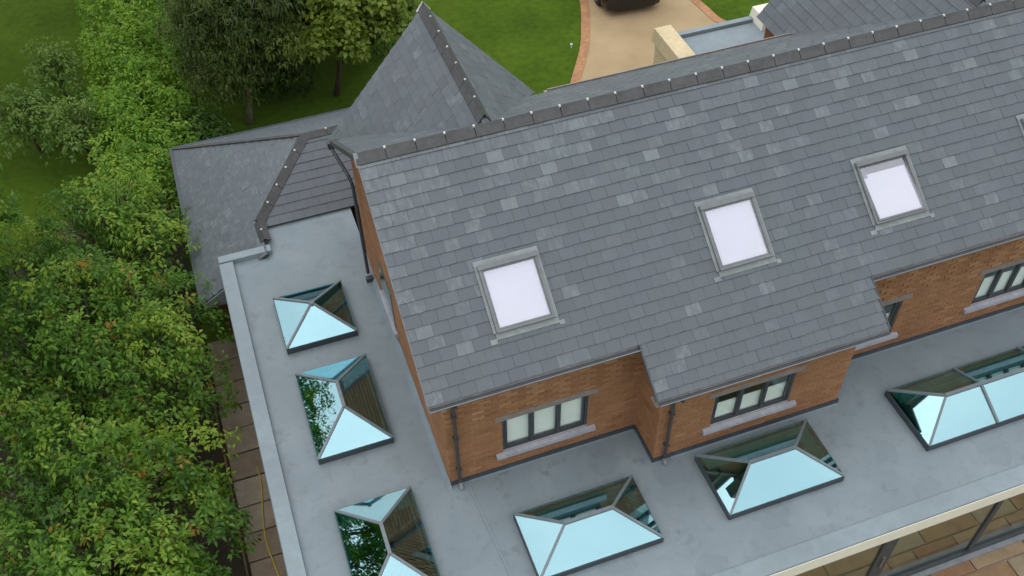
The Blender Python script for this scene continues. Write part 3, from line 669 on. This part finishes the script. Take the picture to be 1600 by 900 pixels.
# lanterns
def lantern(x0, x1, y0, y1, bays):
    zb, zt = .15, .475; fw = .075
    f = MB()
    for a, b, c, d in ((x0, x1, y0, y0+fw), (x0, x1, y1-fw, y1), (x0, x0+fw, y0+fw, y1-fw), (x1-fw, x1, y0+fw, y1-fw)): f.box(a, b, c, d, .002, zb-.012)
    L0 = f.build('roof_lantern', 'dark_metal', HOUSE)
    sw, sl = x1-x0, y1-y0; r = min(sw, sl)/2; cx, cy = (x0+x1)/2, (y0+y1)/2
    if abs(sw-sl) < .1: R0 = R1 = Vector((cx, cy, zt))
    elif sw > sl: R0, R1 = Vector((x0+r*1.06, cy, zt)), Vector((x1-r*1.06, cy, zt))
    else: R0, R1 = Vector((cx, y0+r*1.06, zt)), Vector((cx, y1-r*1.06, zt))
    C = [Vector(p) for p in ((x0+.01, y0+.01, zb), (x1-.01, y0+.01, zb), (x1-.01, y1-.01, zb), (x0+.01, y1-.01, zb))]
    def pane(pts):
        c = sum(pts, Vector())/len(pts); n = (pts[1]-pts[0]).cross(pts[2]-pts[0]).normalized(); n = n if n.z > 0 else -n
        if (pts[1]-pts[0]).cross(pts[2]-pts[0]).z < 0: pts = pts[::-1]
        p = [q+(c-q).normalized()*.012 for q in pts]
        m = MB(); m.prism([q-n*.012 for q in p], p); m.build('pane', 'lantern_glass', L0)
    def bar(p, q, wd=.042, h=.04): m = MB(); m.bar(p, q, wd, h); m.build('glazing_bar', 'bar', L0)
    up = Vector((0, 0, .008))
    if sw >= sl-.1:
        pane([C[0], C[3], R0]); pane([C[1], C[2], R1])
        xs = [R0.x+(R1.x-R0.x)*k/bays for k in range(bays+1)]
        if bays > 1: xs[1] = 9.3; xs[2] = 10.7
        for yy_, sgn in ((C[0].y, -1), (C[2].y, 1)):
            if bays == 1:
                pane([Vector((C[0].x, yy_, zb)), Vector((C[1].x, yy_, zb)), R1, R0] if R0 != R1 else [Vector((C[0].x, yy_, zb)), Vector((C[1].x, yy_, zb)), R0])
            else:
                for k in range(bays):
                    b0 = C[0].x if k == 0 else xs[k]; b1 = C[1].x if k == bays-1 else xs[k+1]
                    pane([Vector((b0, yy_, zb)), Vector((b1, yy_, zb)), Vector((xs[k+1], cy, zt)), Vector((xs[k], cy, zt))])
                    if k: bar(Vector((xs[k], yy_, zb))+up, Vector((xs[k], cy, zt))+up)
        ends = [R0, R1, R1, R0]
    else:
        pane([C[0], C[1], R0]); pane([C[3], C[2], R1]); pane([C[0], C[3], R1, R0]); pane([C[1], C[2], R1, R0]); ends = [R0, R0, R1, R1]
    for c, e in zip(C, ends): bar(c+up, e+up)
    if (R1-R0).length > .05: bar(R0-(R1-R0).normalized()*.02+up*1.6, R1+(R1-R0).normalized()*.02+up*1.6, .06, .05)
    else: m = MB(); m.tube([R0-up*2, R0+up*3.6], [.07, .05], 8); m.build('boss', 'bar', L0)
    b = MB()                                                    # plastered reveal
    for p, q in zip(((x0, y0), (x1, y0), (x1, y1), (x0, y1)), ((x1, y0), (x1, y1), (x0, y1), (x0, y0))):
        k = .077; P_ = lambda t: (min(max(t[0], x0+k), x1-k), min(max(t[1], y0+k), y1-k))
        a, c = P_(p), P_(q); b.poly([(a[0], a[1], -.34), (c[0], c[1], -.34), (c[0], c[1], .12), (a[0], a[1], .12)])
    b.build('reveal', 'plaster', L0)
for q in LAN: lantern(*q)
o = MB(); o.box(3.4, XR-.25, -2.94, 2.55, G+.03, G+.045); o.build('tiled_floor', 'stone_floor', HOUSE)
# sliding doors under the cream fascia
yd = -3.17; fr = MB(); DZ = G+.15
fr.box(3.0, XR, yd-.06, yd+.04, G, DZ); fr.box(3.0, XR, yd-.04, yd+.04, -.40, -.335); dr = fr.build('glazed_doors', 'dark_metal', HOUSE)
o = MB(); o.box(3.0, XR, yd-.16, yd-.062, G, DZ-.06); o.build('threshold', 'gutter', dr)
xs = [3.05, 4.75, 6.75, 8.95, 11.1, 13.2, 14.4]
for i, x in enumerate(xs):
    t = .14 if i == 2 else .055
    o = MB(); o.box(x-t, x+t, yd-.03, yd+.03, DZ+.001, -.401); o.build('stile', 'dark_metal', dr)
    if i == 2: o = MB(); o.box(x-.02, x+.02, yd-.06, yd-.031, G+1.0, G+1.35); o.build('door_handle', 'alloy', dr)
    if i < len(xs)-1: o = MB(); o.box(x+t, xs[i+1]-.05, yd-.006, yd+.006, DZ, -.4); o.build('pane', 'door_glass', dr)
# portico between the two front gables
o = MB(); o.box(7.95, 10.7, FE, 9.1, G, 1.15); po = o.build('portico', 'stone', HOUSE)
o = MB(); o.box(8.36, 10.7, FE+.01, 8.95, 1.153, 1.19); o.build('portico_roof', 'kerb_membrane', po)
o = MB(); chamfer(o, 7.88, 8.36, FE+.02, 9.18, 1.153, 1.5, .03); o.build('parapet', 'stone', po)
o = MB(); chamfer(o, 10.45, 10.95, 8.55, 9.18, 1.192, 1.5, .03); o.build('parapet_block', 'fascia_cream', po)
o = MB(); o.box(8.37, 10.44, 8.98, 9.12, 1.153, 1.27); o.build('parapet', 'kerb_membrane', po)
o = MB(); o.box(6.9, 7.94, FE+.05, 8.6, G, -.6); o.build('porch_wall', 'stone', po)

# ------------------------------------------------------------------ vegetation
def leaves_mesh(name, P, D, size, tone, aspect=.5, droop=.35):
    """P positions, D leaf directions; one folded leaf each"""
    n = len(P); D = D/np.linalg.norm(D, axis=1, keepdims=True); rnd = rng.normal(size=(n, 3)); W = np.cross(D, rnd); W /= np.linalg.norm(W, axis=1, keepdims=True)
    # keep leaf faces turned mostly to the sky
    up = np.array([0, 0, 1.]); W2 = np.cross(D, np.tile(up, (n, 1))); nn = np.linalg.norm(W2, axis=1, keepdims=True); W2 = np.where(nn > .05, W2/np.maximum(nn, 1e-6), W)
    W = W*.55+W2; W /= np.linalg.norm(W, axis=1, keepdims=True)
    Nn = np.cross(W, D); s = size[:, None]
    v = np.empty((n, 4, 3)); v[:, 0] = P; v[:, 2] = P+D*s-np.array([0, 0, 1])*s*droop
    mid = P+D*s*.5; v[:, 1] = mid+W*s*aspect*.5+Nn*s*.08; v[:, 3] = mid-W*s*aspect*.5+Nn*s*.08
    me = bpy.data.meshes.new(name); me.vertices.add(4*n); me.vertices.foreach_set('co', v.reshape(-1)); me.loops.add(4*n); me.loops.foreach_set('vertex_index', np.arange(4*n, dtype=np.int32))
    me.polygons.add(n); me.polygons.foreach_set('loop_start', np.arange(0, 4*n, 4, dtype=np.int32)); me.polygons.foreach_set('loop_total', np.full(n, 4, dtype=np.int32)); me.update(calc_edges=True)
    at = me.attributes.new('tone', 'FLOAT', 'FACE'); at.data.foreach_set('value', np.clip(tone, 0.01, 1).astype(np.float32)); me.validate(); return me
def lobes_leaves(lobes, dens, leaf, per, aspect, droop, orange=0., spread=1.0, updir=.5, stem=.0, gap=-1.15):
    Ps, Ds, Ss, Ts = [], [], [], []
    for c, r, t0 in lobes:
        n = int(dens*r*r*12.5); d = rng.normal(size=(n, 3)); d /= np.linalg.norm(d, axis=1, keepdims=True); d = d[d[:, 2] > -.55]; n = len(d)
        rad = r*(rng.uniform(.45, 1.12, n)**.6)
        c3 = np.array(c)+d*rad[:, None]*np.array([1, 1, .85])
        # gaps: drop the rosettes in bands of a cheap 3-d wave field
        k = np.sin(c3[:, 0]*4.1+c3[:, 1]*2.3+1.3)+np.sin(c3[:, 1]*4.7-c3[:, 2]*3.1)+np.sin(c3[:, 2]*5.3+c3[:, 0]*2.9+.7)
        keep = k > gap+rng.normal(size=n)*.35; c3, d = c3[keep], d[keep]; n = len(c3)
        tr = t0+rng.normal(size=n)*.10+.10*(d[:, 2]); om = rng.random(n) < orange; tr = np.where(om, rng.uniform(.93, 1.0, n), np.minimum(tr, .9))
        for j in range(per):
            ax = d*.8+np.array([0, 0, updir]); ax /= np.linalg.norm(ax, axis=1, keepdims=True)
            q = rng.normal(size=(n, 3))*spread; q -= ax*(q*ax).sum(1, keepdims=True)*.7
            Ps.append(c3+q*leaf*.18+ax*stem*(j/per)); Ds.append(q+ax*.35); Ss.append(leaf*rng.uniform(.65, 1.25, n)); Ts.append(np.where(om, tr, np.minimum(tr+rng.normal(size=n)*.06, .92)))
    return np.concatenate(Ps), np.concatenate(Ds), np.concatenate(Ss), np.concatenate(Ts)
def tree(name, base, crown, radii, nl, lobe_r, label, cat='tree', mat='leaf_tree', dens=10, leaf=.13, per=6, aspect=.5, droop=.35, orange=0., tone=.45, tvar=.16, bark='bark', trunk_r=.12, group=None, low=-.35, updir=.5, spread=1., stem=0., gap=-1.15):
    t = thing(name, base, label, cat, group); base, crown = Vector(base), Vector(crown); lobes = []
    for i in range(nl):
        ga = i*2.39996+random.uniform(-.3, .3); zz = 1-(i+.5)/nl*(1-low); rr = math.sqrt(max(0, 1-zz*zz)); k = random.uniform(.62, .95)
        c = crown+Vector((math.cos(ga)*rr*radii[0]*k, math.sin(ga)*rr*radii[1]*k, zz*radii[2]*k)); lobes.append((tuple(c), random.uniform(*lobe_r), tone+random.gauss(0, tvar)))
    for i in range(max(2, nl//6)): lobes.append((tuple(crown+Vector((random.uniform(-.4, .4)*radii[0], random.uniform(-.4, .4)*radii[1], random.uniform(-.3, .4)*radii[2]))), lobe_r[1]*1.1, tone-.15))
    tk = MB(); fork = base.lerp(crown, .55); tk.tube([base, base.lerp(fork, .5)+Vector((random.uniform(-.06, .06), random.uniform(-.06, .06), 0)), fork, crown+Vector((0, 0, radii[2]*.5))], [trunk_r, trunk_r*.8, trunk_r*.65, trunk_r*.15], 8)
    for c, r, _ in lobes:
        c = Vector(c); s = fork.lerp(crown, random.uniform(0, .8)); md = s.lerp(c, .5)+Vector((random.uniform(-.15, .15), random.uniform(-.15, .15), random.uniform(0, .2))); rr = trunk_r*random.uniform(.25, .42)
        tk.tube([s, md, c], [rr, rr*.65, rr*.3], 5)
        for _ in range(3):
            e = c+Vector((random.gauss(0, 1), random.gauss(0, 1), random.gauss(.3, .8)))*r*.55; tk.tube([c.lerp(md, .3), e], [rr*.35, rr*.12], 4)
    tk.build('trunk', bark, t, smooth=True)
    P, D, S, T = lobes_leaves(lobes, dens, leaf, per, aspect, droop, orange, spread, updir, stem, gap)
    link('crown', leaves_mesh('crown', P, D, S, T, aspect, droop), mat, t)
    return t
kw_big = dict(dens=24, leaf=.118, per=8, orange=.016, tone=.56, aspect=.45, tvar=.2, stem=.2, gap=-.4)
tree('broadleaf_tree', (-6.2, .6, G), (-5.75, 1.0, -.9), (2.35, 2.9, 2.1), 46, (.5, .85), 'big green tree in the lower left corner with orange shoot tips', 'tree', **{**kw_big, 'orange': .022, 'tone': .52})
tree('broadleaf_tree', (-6.0, 5.6, G), (-5.75, 5.2, -.9), (2.35, 2.9, 2.1), 50, (.5, .8), 'bushy green tree left of the flat roof, level with the topmost lantern', 'tree', **kw_big)
tree('broadleaf_tree', (-5.0, 9.1, G), (-4.95, 9.0, -1.0), (1.45, 1.6, 1.6), 26, (.4, .65), 'yellow green tree tucked against the eave of the front wing', 'tree', **{**kw_big, 'tone': .72, 'orange': 0.})
tree('broadleaf_tree', (-7.2, 8.3, G), (-7.1, 8.3, -1.3), (1.5, 1.5, 1.3), 22, (.45, .65), 'low green tree at the left edge beside the bare lawn', 'tree', **{**kw_big, 'tone': .5, 'orange': .02})
tree('broadleaf_tree', (-8.4, 7.9, G), (-8.4, 8.2, 1.9), (1.8, 2.3, 4.0), 48, (.45, .7), 'tall green tree at the far left rising out of the photo', 'tree', **{**kw_big, 'tone': .52, 'orange': .02})
tree('broadleaf_tree', (-8.9, 3.6, G), (-9.0, 4.0, 3.4), (2.0, 2.8, 4.3), 60, (.55, .9), 'tall shaded green tree at the left edge behind the lower corner tree', 'tree', **{**kw_big, 'tone': .45, 'dens': 20})
# clipped hedge running away from the trees
t = thing('hedge', (-4.1, 17, G), 'tall bright green leafy hedge running back along the lawn', 'hedge'); lob = []
y = 10.9
while y < 25:
    for k in range(4):
        lob.append(((-4.9+1.55*k/3+random.uniform(-.12, .12), y+random.uniform(-.2, .2), random.uniform(-1.25, -.8)-(.35 if k in (0, 3) else 0)), random.uniform(.38, .58), .55+random.gauss(0, .13)-(.1 if k == 3 else 0)))
    for k in (0, 3): lob.append(((-4.95+1.65*k/3, y, -1.8), .5, .5+random.gauss(0, .1)))
    y += .55
P, D, S, T = lobes_leaves(lob, 20, .12, 5, .5, .25, 0, 1., .6); link('crown', leaves_mesh('crown', P, D, S, T, .5, .25), 'leaf_hedge', t)
o = MB()
for k in range(24): o.tube([(-4.1+random.uniform(-.2, .2), 11+k*.6, G), (-4.1+random.uniform(-.3, .3), 11+k*.6, -1.2)], [.04, .02], 5)
o.build('stem', 'bark', t)
ks = dict(mat='leaf_shrub', dens=22, leaf=.12, per=5, trunk_r=.05, tvar=.14)
tree('shrub', (-6.2, 17.2, G), (-6.2, 17.2, -1.55), (.6, .7, .85), 12, (.3, .45), 'upright green shrub farthest up the shaded lawn on the left', 'shrub', tone=.72, **ks)
tree('shrub', (-7.0, 15.3, G), (-7.0, 15.3, -1.6), (.85, .9, .85), 14, (.35, .5), 'dark green shrub on the lawn at the left edge', 'shrub', tone=.62, **ks)
tree('shrub', (-5.75, 14.3, G), (-5.75, 14.3, -1.5), (.7, .75, .9), 14, (.3, .48), 'rounded green shrub on the lawn beside the hedge', 'shrub', tone=.75, **ks)
kd = dict(mat='leaf_dark', dens=34, leaf=.12, per=7, aspect=.3, droop=.6, updir=-.1, tvar=.16, bark='pale_bark', low=-.6)
tree('conifer', (-1.5, 14.5, G), (-1.15, 15.0, -.1), (1.55, 1.5, 2.3), 52, (.45, .75), 'dark olive feathery tree with pale trunk behind the wing roof', 'tree', tone=.5, trunk_r=.11, **kd)
tree('conifer', (-2.7, 17.6, G), (-1.1, 17.4, -.2), (1.6, 1.5, 2.5), 44, (.45, .7), 'dark olive feathery tree at the top, right of the hedge', 'tree', tone=.45, trunk_r=.12, **kd)
tree('conifer', (-.2, 18.2, G), (.2, 17.2, -.6), (1.9, 1.4, 2.0), 40, (.45, .7), 'dark tree at the top edge between the feathery and the yellow green tree', 'tree', tone=.38, trunk_r=.12, **kd)
tree('maple_tree', (1.05, 14.9, G), (1.6, 15.0, -.2), (1.85, 1.4, 1.5), 40, (.35, .55), 'yellow green broad leaved tree left of the pointed slate gable', 'tree', mat='leaf_yellow', dens=26, leaf=.155, per=6, aspect=.75, droop=.3, tone=.5, tvar=.2, trunk_r=.09, low=-.2)
tree('maple_tree', (2.9, 18.0, G), (2.9, 18.0, -.5), (1.4, 1.3, 1.6), 26, (.4, .6), 'dark green tree behind the tip of the pointed gable', 'tree', mat='leaf_yellow', dens=15, leaf=.20, per=5, aspect=.7, droop=.3, tone=.2, tvar=.15, trunk_r=.09, low=-.3)

tree('conifer', (-9.2, 20.5, G), (-8.8, 19.3, 2.5), (3.1, 3.2, 1.3), 66, (.7, 1.), 'big dark tree shading the lawn in the top left corner', 'tree', tone=.35, trunk_r=.2, **kd)
for x, y, lab in ((-3.0, 13.6, 'low dark bush at the foot of the hedge beside the wing roof'), (-.3, 15.6, 'low dark bush between the pale trunk and the yellow green tree'), (2.2, 16.6, 'low dark bush behind the yellow green tree')):
    tree('shrub', (x, y, G), (x, y, -2.0), (.9, .8, .6), 14, (.35, .5), lab, 'shrub', tone=.25, **ks)
tree('conifer', (-10.8, 14.8, G), (-10.4, 14.8, 3.4), (2.4, 2.8, 2.4), 40, (.6, .9), 'tall dark tree beside the left lawn, added out of view to shade it', 'tree', tone=.35, trunk_r=.18, **kd)  # unseen tree, added to darken the lawn
# ------------------------------------------------------------------ car
def car(loc, rz):
    t = thing('parked_car', loc, 'black car parked on the tan driveway, cut by the top edge', 'car'); t.rotation_euler = (0, 0, 0)
    mat = Matrix.Translation(loc) @ Matrix.Rotation(rz, 4, 'Z')
    def put(mb, name, m, parent=None, smooth=False):
        me = mb.mesh(name, smooth); me.transform(mat); return link(name, me, m, parent or t)
    # body sections along y: y, half width low, half width at belt, half width at top, belt height, top height
    secs = [(-2.28, .62, .66, .60, .52, .66), (-2.18, .84, .86, .80, .50, .86), (-1.9, .92, .94, .88, .60, .98), (-1.1, .93, .96, .90, .80, 1.06), (-.75, .93, .96, .86, .95, 1.12), (0, .93, .96, .86, 1.0, 1.14), (1.5, .93, .96, .86, 1.0, 1.14), (2.05, .91, .94, .84, .95, 1.1), (2.25, .84, .86, .76, .7, .98)]
    b = MB(); rings = []
    for y, wl, wb_, wt, hb, ht in secs:
        rings.append([(-wl, y, .24), (-wb_, y, hb*.6), (-wb_, y, hb), (-wt, y, ht), (-wt*.5, y, ht+.03), (wt*.5, y, ht+.03), (wt, y, ht), (wb_, y, hb), (wb_, y, hb*.6), (wl, y, .24)])
    for A, B in zip(rings, rings[1:]):
        n = len(A)
        for k in range(n): b.poly([A[k], B[k], B[(k+1) % n], A[(k+1) % n]])
    b.poly(rings[0]); b.poly(rings[-1][::-1]); body = put(b, 'body', 'car_paint')
    gh = [(-1.05, .80, 1.09), (-.35, .70, 1.62), (1.3, .68, 1.66), (1.95, .78, 1.12)]
    g = MB()
    for (ya, wa, za), (yb, wb_, zb) in zip(gh, gh[1:]): g.poly([(-wa, ya, za), (wa, ya, za), (wb_, yb, zb), (-wb_, yb, zb)])
    for s in (-1, 1): g.poly([(s*w_, y, z) for y, w_, z in gh][::s])
    put(g, 'glasshouse', 'car_glass'); r = MB(); r.prism([(-.69, -.36, 1.63), (.69, -.36, 1.63), (.67, 1.32, 1.665), (-.67, 1.32, 1.665)], [(-.6, -.28, 1.68), (.6, -.28, 1.68), (.6, 1.25, 1.71), (-.6, 1.25, 1.71)]); put(r, 'roof', 'car_paint')
    for sx in (-1, 1):
        for y in (-1.38, 1.38):
            wv = MB(); wv.tube([(sx*.74, y, .34), (sx*.76, y, .34), (sx*.94, y, .34), (sx*.97, y, .34)], [.30, .34, .34, .29], 18); wh = put(wv, 'wheel', 'rubber', None, False)
            rm = MB(); rm.tube([(sx*.95, y, .34), (sx*.978, y, .34)], [.22, .2], 14); put(rm, 'rim', 'alloy', wh)
        h = MB(); h.prism([(sx*.5, -2.265, .64), (sx*.80, -2.17, .66), (sx*.80, -2.15, .80), (sx*.52, -2.2, .78)][::sx], [(sx*.5, -2.30, .64), (sx*.81, -2.21, .66), (sx*.81, -2.19, .80), (sx*.52, -2.24, .78)][::sx]); put(h, 'headlight', 'headlight')
        mr = MB(); mr.box(sx*.98-.06, sx*.98+.10*sx+.02, -.85, -.7, 1.08, 1.2); put(mr, 'wing_mirror', 'car_paint')
    gr = MB(); gr.box(-.42, .42, -2.31, -2.26, .5, .66); put(gr, 'grille', 'rubber')
car((10.85, 17.85, G+.022), R(-6))
# small white light at the lawn's edge
o = MB(); o.tube([(8.16, 14.66, G), (8.16, 14.66, G+.10), (8.16, 14.66, G+.13), (8.16, 14.66, G+.16)], [.02, .02, .04, .02], 10); tag(o.build('garden_light', 'plate'), 'small white garden light on the lawn beside the driveway', 'light')
